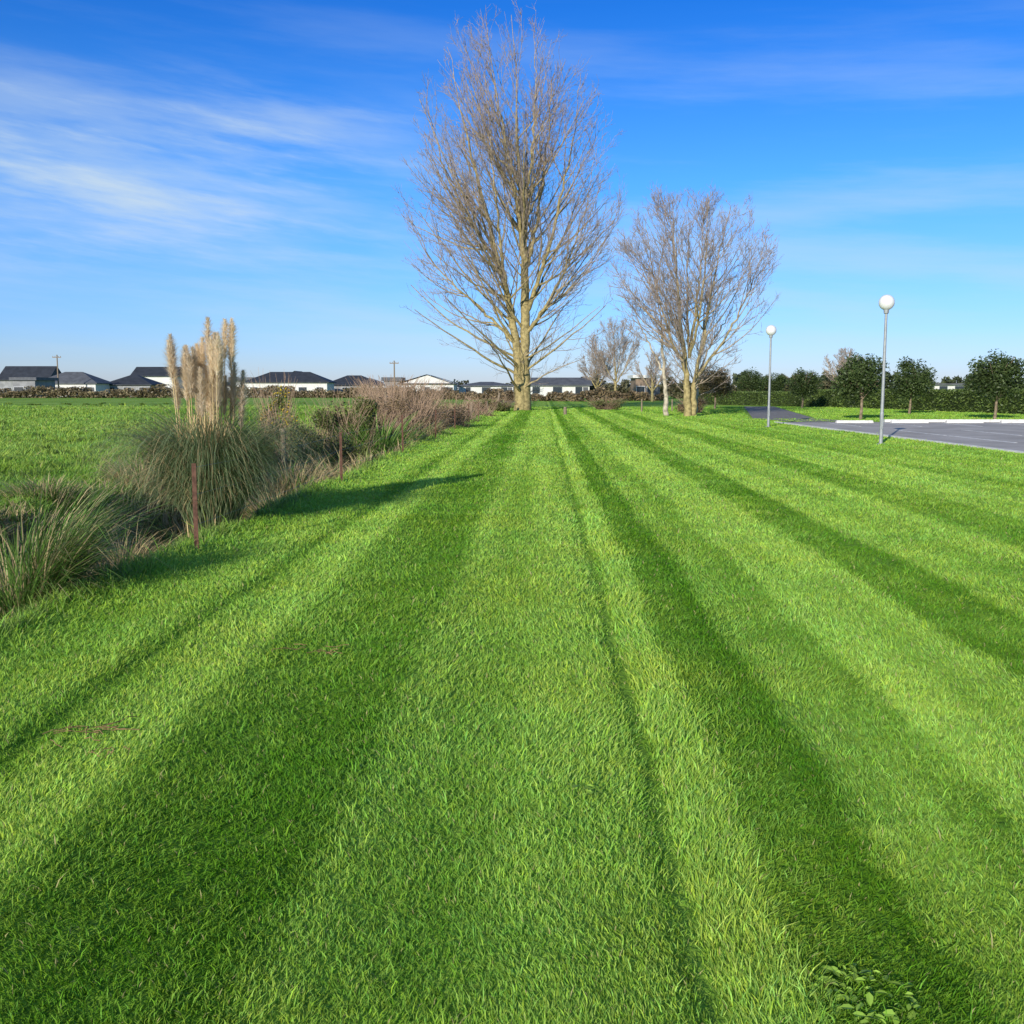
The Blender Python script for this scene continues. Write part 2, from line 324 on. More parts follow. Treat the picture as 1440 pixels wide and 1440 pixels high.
# ------------------------------------------------------------ shrubs
mleaf=attrmat("foliage",.5,.35,.25)
mbark=attrmat("bark",.9,.1,0,nscale=5.,var=.35)
def shrub(name,cx,cy,rx,ry,H,n,ls,cA,cB,flowers=None,twigs=120,twcol=(.32,.22,.15),tr=.008):
    e=empty(name,(cx,cy,float(gz(cx,cy))-.05));g=Geo()
    k=14;ctr=np.stack([rng.uniform(-.7,.7,k)*rx,rng.uniform(-.7,.7,k)*ry,rng.uniform(.2,.78,k)*H],1);cr=rng.uniform(.22,.45,k)
    idx=rng.integers(0,k,n);d=nrm(rng.normal(size=(n,3)))*(rng.random(n)**.45)[:,None]
    p=ctr[idx]+d*np.array([rx,ry,H*.6])*cr[idx][:,None]*1.1;p[:,2]=np.abs(p[:,2])
    cl=rng.uniform(.6,1.3,k)[idx]
    leaves(g,p,ls,colmix(np.array(cA),np.array(cB),n)*cl[:,None]);g.obj("foliage",mleaf,e)
    g=Geo();m=twigs;tt=np.linspace(0,1,5)
    b=np.stack([rng.uniform(-.4,.4,m)*rx,rng.uniform(-.4,.4,m)*ry,np.zeros(m)],1);tp=np.stack([rng.uniform(-1,1,m)*rx,rng.uniform(-1,1,m)*ry,H*rng.uniform(.5,1.15,m)],1)
    P=b[:,None]+(tp-b)[:,None]*tt[None,:,None];P+=rng.normal(0,.04,P.shape)
    tubes(g,P,np.linspace(1,.3,5)[None]*np.full((m,1),tr),3,lambda P,R:np.broadcast_to(np.array(twcol),P.shape));g.obj("twigs",mbark,e)
    if flowers:
        g=Geo();m=flowers;q=p[rng.integers(0,n,m)];q[:,2]+=.03;q=q[q[:,2]>H*.45];leaves(g,q,ls*1.1,np.tile([.8,.55,.02],(len(q),1)));g.obj("flowers",mleaf,e)
DG=((.06,.075,.02),(.17,.19,.05));BR=((.17,.12,.06),(.36,.26,.14));OG=((.11,.13,.035),(.28,.28,.10))
shrub("gorse_bush",-5.75,25.2,.6,.5,1.95,3200,.035,*OG,flowers=600)
shrub("gorse_bush",-4.9,28,1.4,.9,1.95,11000,.045,*DG)
shrub("gorse_bush",-5.3,32,1.3,.9,1.9,8000,.05,*DG)
shrub("bramble_bush",-4.9,36,1.5,1.0,1.9,6000,.05,*OG,twigs=260)
shrub("bramble_bush",-4.4,41,1.9,1.3,2.8,6500,.045,*BR,twigs=560,tr=.012)
shrub("bramble_bush",-3.2,44,1.6,1.2,2.1,5000,.05,*BR,twigs=460,tr=.012)
shrub("bramble_bush",-3.0,52,1.6,1.3,1.9,4500,.06,*OG,twigs=300,tr=.014)
shrub("bramble_bush",-2.4,62,1.6,1.5,1.6,3500,.07,*BR,twigs=300,tr=.016)
shrub("bramble_bush",-1.6,76,2.0,1.5,1.4,3500,.08,*OG,twigs=300,tr=.018)
shrub("bramble_bush",-5.6,47,1.8,1.3,2.0,5000,.06,*BR,twigs=400,tr=.014)
shrub("bramble_bush",-5.9,58,2.5,1.5,1.9,4500,.07,*BR,twigs=300,tr=.016)
shrub("bramble_bush",7.5,82,1.6,1.3,1.0,2500,.07,*OG,twigs=200,tr=.014)
shrub("bramble_bush",12.2,70,1.2,1.0,1.1,2500,.07,*BR,twigs=160,tr=.014)
def hedgerow(name,pts,H,W,n,ls,cA,cB,jag=.35):
    pts=np.array(pts,float);seg=np.linalg.norm(np.diff(pts,axis=0),axis=1);cum=np.concatenate([[0],np.cumsum(seg)])
    u=rng.uniform(0,cum[-1],n);X=np.interp(u,cum,pts[:,0]);Y=np.interp(u,cum,pts[:,1])
    hh=H*(1-jag+jag*(.5+.3*np.sin(u*.31+1)+.25*np.sin(u*.83)+.2*np.sin(u*2.1+2)))
    z=hh*rng.random(n)**.8;off=rng.uniform(-.5,.5,n)*W
    shade=.6+.6*(.5+.5*np.sin(u*.5+z)*np.sin(u*1.37+2))
    g=Geo();leaves(g,np.stack([X+off*.3,Y+off,z],1),ls,colmix(np.array(cA),np.array(cB),n)*shade[:,None]);g.obj(name,mleaf)
hedgerow("hedgerow",[(-130,195),(-60,200),(-22,205)],2.3,4,22000,.3,(.14,.12,.055),(.33,.25,.14),.6)
hedgerow("hedgerow",[(-22,190),(0,150),(10,140),(22,150)],1.7,3,12000,.25,(.15,.12,.07),(.34,.24,.13),.55)
hedgerow("distant_trees",[(60,280),(95,270),(170,260)],6,10,12000,.7,(.05,.07,.03),(.12,.14,.06),.5)
hedgerow("distant_trees",[(-200,330),(-60,340),(60,330)],4.5,8,12000,.7,(.06,.07,.04),(.14,.13,.07),.7)
hedgerow("distant_trees",[(14,200),(30,190),(60,170)],4.2,6,10000,.4,(.07,.08,.035),(.2,.17,.09),.7)
# clipped hedge
def clipped_hedge(a,b,H,W,n):
    a=np.array(a);b=np.array(b);d=b-a;Lh=np.linalg.norm(d);d/=Lh;nn=np.array([-d[1],d[0]])
    e=empty("hedge",(0,0,0));g=Geo()
    u=rng.uniform(0,Lh,n);f=rng.random(n)
    off=np.where(f<.5,np.where(rng.random(n)<.5,-1,1)*W/2,rng.uniform(-W/2,W/2,n));z=np.where(f<.5,rng.uniform(0,H,n),H)+rng.normal(0,.05,n)
    off=off+rng.normal(0,.05,n);p=np.stack([a[0]+d[0]*u+nn[0]*off,a[1]+d[1]*u+nn[1]*off,np.abs(z)],1)
    sh=.7+.5*(.5+.5*np.sin(u*1.9)*np.sin(u*.7+z*2))
    leaves(g,p,.11,colmix(np.array([.05,.09,.018]),np.array([.16,.22,.05]),n)*sh[:,None]);g.obj("foliage",mleaf,e)
    g=Geo();w=W/2-.06;cs=[a+nn*w,a-nn*w,b-nn*w,b+nn*w];v=[(c[0],c[1],0) for c in cs]+[(c[0],c[1],H-.06) for c in cs]
    g.add(v,q=[(0,1,5,4),(1,2,6,5),(2,3,7,6),(3,0,4,7),(4,5,6,7)],c=np.array([.03,.045,.015]));g.obj("dark_core",mbark,e)  # solid dark box added just inside the leaf shell, no separate stems
clipped_hedge((29,98),(35.5,52),1.5,1.2,26000)
clipped_hedge((20,112),(29,98.6),1.3,1.2,8000)
# ------------------------------------------------------------ evergreen round trees
def round_tree(x,y,H,R,name="evergreen_tree",cA=(.028,.052,.014),cB=(.10,.14,.04),n=7500,ls=.085):
    e=empty(name,(x,y,0));g=Geo()
    tt=np.linspace(0,1,5);P=np.stack([.04*np.sin(tt*5),.03*np.cos(tt*4),tt*H*.55],1)
    cf=lambda P,R:np.broadcast_to(np.array([.24,.18,.12]),P.shape)
    tubes(g,P[None],np.linspace(.09,.05,5)[None],8,cf)
    m=14;th=rng.uniform(0,6.28,m);B0=np.stack([np.zeros(m),np.zeros(m),rng.uniform(.25,.5,m)*H],1);T0=np.stack([np.cos(th)*R*.7,np.sin(th)*R*.7,rng.uniform(.45,.9,m)*H],1)
    tubes(g,B0[:,None]+(T0-B0)[:,None]*tt[None,:,None],np.tile(np.linspace(.035,.012,5),(m,1)),4,cf);g.obj("trunk",mbark,e,smooth=True)
    k=26;d=nrm(rng.normal(size=(k,3)));cz=H*.60;hr=H*.38
    ctr=d*np.array([R*.74,R*.74,hr*.74])*(rng.uniform(.6,1.05,k))[:,None]+np.array([0,0,cz])
    idx=rng.integers(0,k,n);q=nrm(rng.normal(size=(n,3)))*(rng.random(n)**.4)[:,None]*(rng.uniform(.26,.42,k)[idx]*R)[:,None]
    core=rng.random(n)<.3;p=ctr[idx]+q;p[core]=(nrm(rng.normal(size=(n,3)))*(rng.random(n)**.5)[:,None]*np.array([R*.8,R*.8,hr*.85])+np.array([0,0,cz]))[core]
    cl=rng.uniform(.6,1.3,k)[idx];g=Geo();leaves(g,p,ls,colmix(np.array(cA),np.array(cB),n)*cl[:,None]);g.obj("crown",mleaf,e)
round_tree(18.6,55,3.6,1.5);round_tree(26.2,68,3.7,1.6);round_tree(26.0,55.5,3.75,1.6)
round_tree(25.3,90,3.5,1.6);round_tree(25.5,110,3.9,1.9);round_tree(29,115,3.8,1.7)
round_tree(16.9,86,3.5,1.8,cA=(.08,.07,.03),cB=(.2,.16,.07));round_tree(33.5,74,3.2,1.4);round_tree(40,70,3.4,1.5)
# ------------------------------------------------------------ bare trees
def catmull(ctrl,K):
    c=np.array(ctrl,float);c2=np.vstack([2*c[0]-c[1],c,2*c[-1]-c[-2]]);n=len(c)-1;out=[]
    for u in np.linspace(0,n-1e-6,K):
        i=int(u);f=u-i;p0,p1,p2,p3=c2[i:i+4]
        out.append(.5*((2*p1)+(-p0+p2)*f+(2*p0-5*p1+4*p2-p3)*f*f+(-p0+3*p1-3*p2+p3)*f**3))
    return np.array(out)
def spawn(P,R,spacing,t0,t1,ang,Lf,up,K,kr,rmin,wob=.03,outward=0.,env=None):
    B,Kp,_=P.shape;L=np.linalg.norm(np.diff(P,axis=1),axis=2).sum(1)
    n=np.maximum(1,rng.poisson(L*(t1-t0)/spacing));idx=np.repeat(np.arange(B),n);M=len(idx)
    t=rng.uniform(t0,t1,M);f=t*(Kp-1);i=np.minimum(f.astype(int),Kp-2);f=f-i
    p=P[idx,i]*(1-f)[:,None]+P[idx,i+1]*f[:,None];T=nrm(P[idx,i+1]-P[idx,i]);r=R[idx,i]*(1-f)+R[idx,i+1]*f
    rv=rng.normal(size=(M,3))
    if outward>0: rv[:,:2]+=outward*nrm(p[:,:2]+rng.normal(0,.5,(M,2)))
    perp=nrm(rv-(rv*T).sum(1,keepdims=True)*T)
    a=ang(p,t,M);d=nrm(T*np.cos(a)[:,None]+perp*np.sin(a)[:,None])
    Lc=Lf(L[idx],t,p,M)
    upv=up(p,M) if callable(up) else np.full(M,up)
    if env is not None:
        hs,rs,cx=env
        for _ in range(6):
            tip=p+d*Lc[:,None];tip[:,2]+=upv*Lc
            bad=(np.hypot(tip[:,0]-cx,tip[:,1])>np.interp(tip[:,2],hs,rs,right=0))
            Lc=np.where(bad,Lc*.75,Lc)
    r0=np.clip(np.minimum(r*.65,Lc*kr),rmin,None)
    tau=np.linspace(0,1,K)
    Q=p[:,None]+d[:,None]*(Lc[:,None]*tau[None])[...,None]
    Q[:,:,2]+=(upv*Lc)[:,None]*tau[None]**2
    wv=rng.normal(0,wob,(M,K,3))*Lc[:,None,None];wv[:,0]=0;Q+=np.cumsum(wv,1)*.6
    RR=r0[:,None]*(1-.75*tau[None]);return Q,np.maximum(RR,rmin*.55)
def bare_tree(name,loc,leaders,env,bark,twig,dens=1.,rmin=.011,base_low=None,sc=1.,cx=0.,d1=1.):
    e=empty(name,loc);g=Geo();bark=np.array(bark);twig=np.array(twig)
    cf=lambda P,R:twig+(bark-twig)*np.clip((R-rmin)/.07,0,1)[...,None]
    LP=[];LR=[]
    for ctrl,rr in leaders:
        P=catmull(ctrl,28);z=np.linspace(0,1,28);P[1:-1]+=rng.normal(0,.06*sc,(26,3))
        LP.append(P);LR.append(np.interp(z,np.linspace(0,1,len(rr)),rr))
    LP=np.array(LP);LR=np.array(LR);tubes(g,LP,LR,12,cf)
    hs=np.array([a for a,b in env]);rs=np.array([b for a,b in env]);top=hs[-1]
    def ang1(p,t,M):
        low=np.clip(1-p[:,2]/(top*.28),0,1);return .62+.75*low+rng.normal(0,.12,M)
    def L1(Lp,t,p,M):
        av=np.interp(p[:,2]+.12*top,hs,rs)-np.hypot(p[:,0]-cx,p[:,1])*.85
        return np.clip(av*1.2,.05*top,.3*top)*rng.uniform(.5,1.05,M)
    up1=lambda p,M:np.clip(.38-.5*np.clip(1-p[:,2]/(top*.22),0,1),-.12,.5)+rng.normal(0,.05,M)
    t0=base_low if base_low else .09
    P1,R1=spawn(LP,LR,.62*sc/dens/d1,t0,.98,ang1,L1,up1,12,.0125,rmin*1.5,.012,1.2,env=(hs,rs,cx))
    tubes(g,P1,R1,6,cf)
    P2,R2=spawn(P1,R1,.52*sc/dens,.12,1,lambda p,t,M:.6+rng.normal(0,.15,M),lambda L,t,p,M:np.clip(L*.42*(1.1-.6*t),.5*sc,3*sc)*rng.uniform(.6,1.1,M),.2,7,.009,rmin*1.15,.02,env=(hs,rs*1.04,cx))
    tubes(g,P2,R2,4,cf)
    P3,R3=spawn(P2,R2,.38*sc/dens,.12,1,lambda p,t,M:.66+rng.normal(0,.2,M),lambda L,t,p,M:np.clip(L*.5*(1.1-.5*t),.35*sc,1.2*sc)*rng.uniform(.6,1.1,M),.2,5,.01,rmin,.03)
    tubes(g,P3,R3,3,cf)
    P4,R4=spawn(P3,R3,.34*sc/dens,.2,1,lambda p,t,M:.65+rng.normal(0,.2,M),lambda L,t,p,M:rng.uniform(.22,.55,M)*sc,.15,3,.01,rmin*.8,.03)
    tubes(g,P4,R4,3,cf)
    g.obj("trunk_and_branches",mbark,e,smooth=True)
BK=(.32,.255,.115);TW=(.33,.26,.215)
A=[(.0,0,-.1),(.05,0,3),(.15,.1,8),(-.1,.2,14),(-.4,.1,20),(-.9,0,29.2)]
bare_tree("poplar_tree",(.85,80,0),[
 (A,[.66,.46,.38,.32,.25,.16,.05,.02]),
 ([(-.25,-.25,-.1),(-.35,-.2,3),(-.75,-.1,6.5),(-1.9,0,11),(-3.2,0,16.5),(-4.6,.1,22),(-5.7,.2,27)],[.5,.36,.3,.23,.17,.10,.045,.015]),
 ([(.1,0,7),(1.2,-.3,10),(2.5,-.6,14.5),(3.7,-.8,20),(4.2,-1,24.8)],[.22,.16,.12,.08,.035,.015]),
 ([(.0,.2,10),(1.0,.8,14),(1.8,1.3,20),(2.4,1.5,26.4)],[.2,.14,.09,.05,.015]),
 ([(-1.7,0,10.5),(-3.8,-.4,14),(-5.9,-.8,18),(-7.4,-1,23.6)],[.16,.12,.08,.04,.015]),
 ([(-.8,-.1,7),(-1.5,-2,11),(-2.2,-3.5,17),(-2.8,-4.3,24)],[.16,.12,.08,.04,.015]),
 ([(.1,.1,9),(.2,2.2,13),(.3,3.8,19),(.2,4.5,25)],[.16,.12,.08,.04,.015]),
 ([(0,.1,12),(-.6,-.9,16),(-1.8,-1.6,22),(-2.8,-2,28.2)],[.15,.11,.08,.04,.015]),
 ([(.1,0,5.5),(2.3,-.5,9),(4.4,-.6,14),(5.5,-.5,19.5)],[.16,.11,.07,.035,.015]),
 ([(-.2,.1,14),(.5,-.8,18),(.9,-1,23),(.8,-1,28)],[.15,.1,.07,.04,.015]),
 ([(-.5,0,5),(-3.4,.5,8),(-6.8,.6,11.2),(-9.0,.6,15.8)],[.14,.1,.065,.035,.015])],
 [(0,5),(2,7.2),(5,8.4),(10,8.6),(16,8.5),(21,7.7),(25,6.4),(28,4.6),(29.5,2.8),(30.6,1.1)],BK,TW,dens=.70,rmin=.0125,base_low=.08,cx=-.8,d1=1.15)
PK=(.44,.38,.28)
bare_tree("bare_tree",(10.6,62,0),[
 ([(0,0,-.1),(-.15,0,2),(-.5,0,5),(-.9,0,8.5),(-1.2,0,12.6)],[.27,.2,.14,.09,.04,.012]),
 ([(.3,0,-.1),(.35,0,2),(.8,-.2,5),(1.5,-.3,9),(2.2,-.3,12.2)],[.22,.15,.1,.065,.03,.012]),
 ([(-.1,0,2.6),(-1.2,.3,5),(-2.2,.5,8.5),(-2.7,.6,12)],[.11,.08,.05,.03,.012]),
 ([(.4,0,2.3),(1.9,-.4,4.5),(3.4,-.5,7.5),(4.3,-.6,10.6)],[.1,.07,.05,.025,.012]),
 ([(0,0,3.5),(.1,1.5,6),(.2,2.6,9.5),(.3,3,12)],[.1,.07,.05,.025,.012]),
 ([(.1,0,4),(.5,.8,7),(.8,1.,9.5),(.8,1,12.3)],[.1,.07,.05,.025,.012]),
 ([(0,0,3.5),(.3,-1.5,6),(.4,-2.4,9.5),(.4,-2.6,12.6)],[.1,.07,.05,.025,.012])],
 [(0,2),(2,3.4),(4,5.1),(7,5.6),(10,5.1),(12,4),(13.4,2.4)],BK,TW,dens=.86,rmin=.0105,base_low=.16,sc=.66,d1=1.1)
bare_tree("bare_tree",(9.5,63.5,0),[
 ([(0,0,-.1),(-.1,0,2),(-.35,0,5),(-.7,0,8.2)],[.17,.13,.09,.05,.012]),
 ([(-.1,0,2.4),(-.9,.2,4),(-1.7,.3,5.6),(-2.2,.3,7)],[.08,.06,.04,.025,.012])],
 [(0,1.5),(3,2.6),(6,2.9),(8,2),(9,1)],PK,TW,dens=.85,rmin=.0105,base_low=.2,sc=.58)
bare_tree("bare_tree",(11.5,65,0),[
 ([(0,0,-.1),(.1,0,2),(.3,0,4.5),(.7,0,8.2)],[.16,.12,.08,.05,.012]),
 ([(.1,0,2.2),(.8,.2,4),(1.9,.3,6),(2.5,.3,7.4)],[.08,.06,.04,.025,.012])],
 [(0,1.5),(3,2.8),(6,3.2),(8,2.2),(9,1)],PK,TW,dens=.85,rmin=.0105,base_low=.2,sc=.58)
for (x,y,h,w) in [(15,150,12,4.8),(12.8,156,8,3),(19,140,6.5,3),(45,140,7,3.6),(47.5,144,6,3)]:
    bare_tree("bare_tree",(x,y,0),[
     ([(0,0,-.1),(.0,0,h*.3),(-.2,0,h*.6),(-.3,0,h*.92)],[.24,.16,.1,.05,.02]),
     ([(0,0,h*.2),(w*.3,.2,h*.4),(w*.5,.3,h*.65),(w*.6,.3,h*.86)],[.11,.08,.05,.03,.02]),
     ([(0,0,h*.25),(w*.1,.2,h*.45),(w*.15,.3,h*.65),(w*.2,.3,h*.95)],[.11,.08,.05,.03,.02]),
     ([(0,0,h*.2),(-w*.3,.2,h*.4),(-w*.55,.3,h*.62),(-w*.65,.3,h*.82)],[.11,.08,.05,.03,.02])],
     [(0,w*.5),(h*.3,w*.95),(h*.6,w*1.1),(h*.85,w*.8),(h*1.02,w*.3)],BK,(.36,.29,.24),dens=1.1,rmin=.018,base_low=.2,sc=h/16)
# ------------------------------------------------------------ asphalt
def asph():
    m,t=newmat("asphalt");g=t.n('ShaderNodeNewGeometry');p=g.outputs['Position']
    a=t.noise(p,.5,5,.6);b=t.noise(p,60,2);c=t.mix(t.sm(a,.35,.65),(.42,.38,.34),(.56,.51,.46));c=t.mix(t.m('MULTIPLY',b,.25),c,(.2,.2,.2))
    pbr(t,c,1.,.05,bump=b,bdist=.002);return m
ma=asph();md=simple("dark_asphalt",(.27,.25,.23),1.,.05,2.)
mconc=simple("concrete",(.75,.71,.65),.85,.2,4.);mpaint=simple("road_paint",(.75,.74,.7),.8,.1,3.,.3)
g=Geo();g.add([(CPX,14,.03),(75,14,.03),(75,50,.03),(CPX,50,.03)],q=[(0,1,2,3)]);g.obj("car_park",ma)
g=Geo();g.add([(x,y,.03) for x,y in ROAD],q=[(0,1,2,3)]);g.add([(CPX+1,50.3,.03),(CPX+5,50.3,.03),(16.6,56.48,.03),(13.2,56.48,.03)],q=[(0,1,2,3)]);g.obj("road",md)
g=Geo()
for i in range(24):
    x=CPX+2.0+i*2.6
    for y0 in (44.2,30.5,35.5): box(g,x,x+.1,y0,y0+4.6,.0305,.035)
g.obj("parking_lines",mpaint)
g=Geo();box(g,CPX+5.2,75,50.003,50.18,-.05,.16);box(g,CPX-.16,CPX-.003,14,50,-.08,.06);g.obj("kerb",mconc)
g=Geo()
for i in range(23):
    x=CPX+2.45+i*2.6
    v=[(x,48.7,.03),(x+1.75,48.7,.03),(x+1.75,48.95,.03),(x,48.95,.03),(x+.03,48.74,.15),(x+1.72,48.74,.15),(x+1.72,48.91,.15),(x+.03,48.91,.15)]
    g.add(v,q=[(4,5,6,7),(0,1,5,4),(1,2,6,5),(2,3,7,6),(3,0,4,7)])
g.obj("wheel_stops",mconc)
# ------------------------------------------------------------ lamps
mgal=simple("galvanised_steel",(.34,.35,.35),.55,.4,8.,.15,.3)
mglb,t=newmat("opal_globe");pbr(t,(.84,.83,.80),.25,.5,.15)
def lathe(g,prof,n=20,c=None):
    th=np.arange(n)/n*2*np.pi;v=[];
    for r,z in prof: v+= [(r*math.cos(a),r*math.sin(a),z) for a in th]
    q=[]
    for i in range(len(prof)-1):
        for j in range(n): q.append((i*n+j,i*n+(j+1)%n,(i+1)*n+(j+1)%n,(i+1)*n+j))
    g.add(v,q=q,c=c)
def lamp(x,y):
    e=empty("street_lamp",(x,y,0))
    g=Geo();lathe(g,[(.0,.0),(.13,.0),(.13,.02),(.056,.025),(.056,.9),(.048,.95),(.038,3.78),(.07,3.8),(.08,3.9),(.06,3.93),(0,3.93)]);g.obj("pole",mgal,e,smooth=False)
    g=Geo();box(g,-.03,.03,-.06,-.055,.45,.75);g.obj("access_door",mgal,e)
    g=Geo();lathe(g,[(.225*math.sin(a)+1e-4,4.11-.225*math.cos(a)) for a in np.linspace(.25,math.pi,18)],28);g.obj("globe",mglb,e,smooth=True)
lamp(10.87,30.3);lamp(11.05,44.4)
# ------------------------------------------------------------ fence
mrust=simple("rusty_steel",(.12,.06,.04),.85,.2,20.,.4);mwood=simple("weathered_wood",(.26,.2,.14),.9,.1,9.,.35);mwire=simple("wire",(.3,.3,.3),.5,.5,5.,.1,.8)
e=empty("wire_fence");ys=[10.1,17.8,25.7,33.5,41,48.5,56,64]
g=Geo();tops=[]
for i,y in enumerate(ys):
    x=-3.78+K0*y+(.34 if i==0 else .28);z=float(gz(x,y))
    H=.86 if i<2 else .95;l=rng.normal(0,.02)
    for (a0,a1,b0,b1) in [(-.022,.022,-.004,.004),(-.004,.004,.005,.03)]:
        v=[(x+a0,y+b0,z-.2),(x+a1,y+b0,z-.2),(x+a1,y+b1,z-.2),(x+a0,y+b1,z-.2)];v+=[(a+l,b,z+H) for a,b,_ in v]
        g.add(v,q=[(4,5,6,7),(0,1,5,4),(1,2,6,5),(2,3,7,6),(3,0,4,7)])
    tops.append((x,y,z))
g.obj("posts",mrust,e);g=Geo()
for h in (.25,.55,.82):
    P=[]
    for a,b in zip(tops[:-1],tops[1:]):
        for u in np.linspace(0,1,6)[:-1]: P.append((a[0]+(b[0]-a[0])*u,a[1]+(b[1]-a[1])*u,h+a[2]+(b[2]-a[2])*u-.06*u*(1-u)*2))
    tubes(g,np.array(P)[None],np.full((1,len(P)),.0016),4)
g.obj("wires",mwire,e)
def wpost(x,y,h,r=.07,lean=0.,name="wooden_post"):
    g=Geo();z=float(gz(x,y));n=9;th=np.arange(n)/n*6.283;v=[];zz=[-.2,h*.5,h-.03,h];rr=[r,r*.97,r*.95,r*.75]
    for a,b in zip(zz,rr): v+=[(b*math.cos(k)+lean*max(a,0),b*math.sin(k),a) for k in th]
    v.append((lean*h,0,h+.005));q=[(i*n+j,i*n+(j+1)%n,(i+1)*n+(j+1)%n,(i+1)*n+j) for i in range(3) for j in range(n)];tr=[(3*n+j,3*n+(j+1)%n,4*n) for j in range(n)]
    g.add(v,q=q,t=tr);g.obj(name,mwood,loc=(x,y,z))
wpost(-5.25,23.6,1.6,.06);wpost(-1.15,76,1.35,.1,.18);wpost(-1.7,70,1.0);wpost(-5.5,45,1.5);wpost(-2.2,56,1.2);wpost(-2.7,48,1.2)
wpost(3.4,66,.5,.11,name="wooden_bollard")
for x,y in [(9.3,74),(12.1,78),(7.2,86)]: wpost(x,y,.9,.06)
# ------------------------------------------------------------ houses
mwin,t=newmat("window_glass");pbr(t,(.03,.04,.05),.1,.6)
ROOFD=simple("dark_roof",(.04,.045,.055),.7,.3,1.);ROOFG=simple("grey_roof",(.11,.115,.125),.75,.3,1.);WW=simple("white_wall",(.66,.64,.60),.8,.2,.8,.08);WB=simple("brick_wall",(.26,.19,.14),.85,.2,2.);WG=simple("grey_wall",(.28,.28,.28),.85,.2,1.);FR=simple("trim",(.6,.6,.6),.6,.3,1.,.05)
def house(px0,px1,top,Y,kind,wall,roof,name="house",d=9,wf=.52):
    k=Y/1444.;x0=(px0-720)*k;x1=(px1-720)*k;w=x1-x0;H=1.6+(548-top)*k;wh=max(2.3,H*wf)
    e=empty(name,((x0+x1)/2,Y,0));hw=w/2-.5;g=Geo();box(g,-hw,hw,0,d,-.1,wh)
    if kind=='gfront': g.add([(-hw,0,wh),(hw,0,wh),(0,0,H-.12),(-hw,d,wh),(hw,d,wh),(0,d,H-.12)],t=[(0,1,2),(4,3,5)])
    if kind=='gable': g.add([(-hw,0,wh),(-hw,d,wh),(-hw,d/2,H-.12),(hw,0,wh),(hw,d,wh),(hw,d/2,H-.12)],t=[(1,0,2),(3,4,5)])
    g.obj("walls",wall,e)
    g=Geo();E=.5;X=hw+E;Z0=wh-.02;Z1=wh+.18
    if kind=='flat':
        box(g,-X,X,-E,d+E,wh+.003,H)
    else:
        low=[(-X,-E,Z0),(X,-E,Z0),(X,d+E,Z0),(-X,d+E,Z0)];up=[(a,b,Z1) for a,b,_ in low]
        g.add(low+up,q=[(0,1,5,4),(1,2,6,5),(2,3,7,6),(3,0,4,7),(0,3,2,1)])
        if kind=='hip':
            r=max(w/2-(d/2+E),.3);v=up+[(-r,d/2,H),(r,d/2,H)];g.add(v,q=[(0,1,5,4),(2,3,4,5)],t=[(1,2,5),(3,0,4)])
        elif kind=='gable':
            v=up+[(-X,d/2,H),(X,d/2,H)];g.add(v,q=[(0,1,5,4),(2,3,4,5)],t=[(1,2,5),(3,0,4)])
        else:
            v=up+[(0,-E,H),(0,d+E,H)];g.add(v,q=[(0,4,5,3),(1,2,5,4)])
    g.obj("roof",roof,e)
    nw=max(2,int(w/3.2));gw=Geo();gf=Geo()
    for i in range(nw):
        cx=-hw+(i+.5)*2*hw/nw;ww=rng.uniform(.5,.95);z0=.9 if rng.random()<.7 else .15
        for lv in ([0,2.7] if wh>5 else [0]):
            box(gf,cx-ww-.08,cx+ww+.08,-.05,-.003,lv+z0-.08,lv+2.18);box(gw,cx-ww,cx+ww,-.07,-.053,lv+z0,lv+2.1)
    gf.obj("window_frames",FR,e);gw.obj("windows",mwin,e)
    g=Geo();cx=hw*.5;box(g,hw*.8,hw*.8+.9,-.11,-.075,0,2.05);g.obj("door",ROOFG,e)
house(2,75,515,250,'gable',WG,ROOFD);house(52,142,523,222,'hip',WW,ROOFG);house(148,218,527,230,'hip',WG,ROOFD);house(188,252,516,262,'gable',WW,ROOFD,wf=.66)
house(325,375,531,245,'flat',WW,ROOFG,wf=.8);house(345,465,523,225,'hip',WW,ROOFD,wf=.56);house(456,536,528,240,'hip',WG,ROOFD);house(560,642,527,210,'gfront',WW,ROOFD,d=12,wf=.58)
house(643,725,537,225,'hip',WW,ROOFG,wf=.7);house(735,832,531,190,'gable',WW,ROOFG,d=8,wf=.58);house(255,330,534,270,'hip',WW,ROOFD,wf=.6)
house(538,566,531,255,'flat',WG,ROOFG,wf=.8);house(20,58,531,205,'flat',WG,ROOFG,wf=.85);house(395,440,522,285,'gfront',WG,ROOFG,wf=.6);house(490,545,532,290,'hip',WW,ROOFG,wf=.6)
house(888,926,528,170,'flat',WB,WW,name="two_storey_house",wf=.88,d=7);house(1305,1364,540,150,'hip',WW,ROOFG);house(1130,1190,541,200,'hip',WB,ROOFD)
def upole(px,top,Y):
    k=Y/1444.;e=empty("utility_pole",((px-720)*k,Y,0));H=1.6+(548-top)*k;g=Geo();lathe(g,[(.16,0),(.12,H),(0,H)],8);box(g,-.9,.9,-.2,-.13,H-.6,H-.45)
    for x in (-.8,-.35,.35,.8): box(g,x-.05,x+.05,-.19,-.14,H-.45,H-.25)
    g.obj("pole_and_crossarm",mwood,e)
upole(87,500,215);upole(556,508,205);upole(905,533,200)
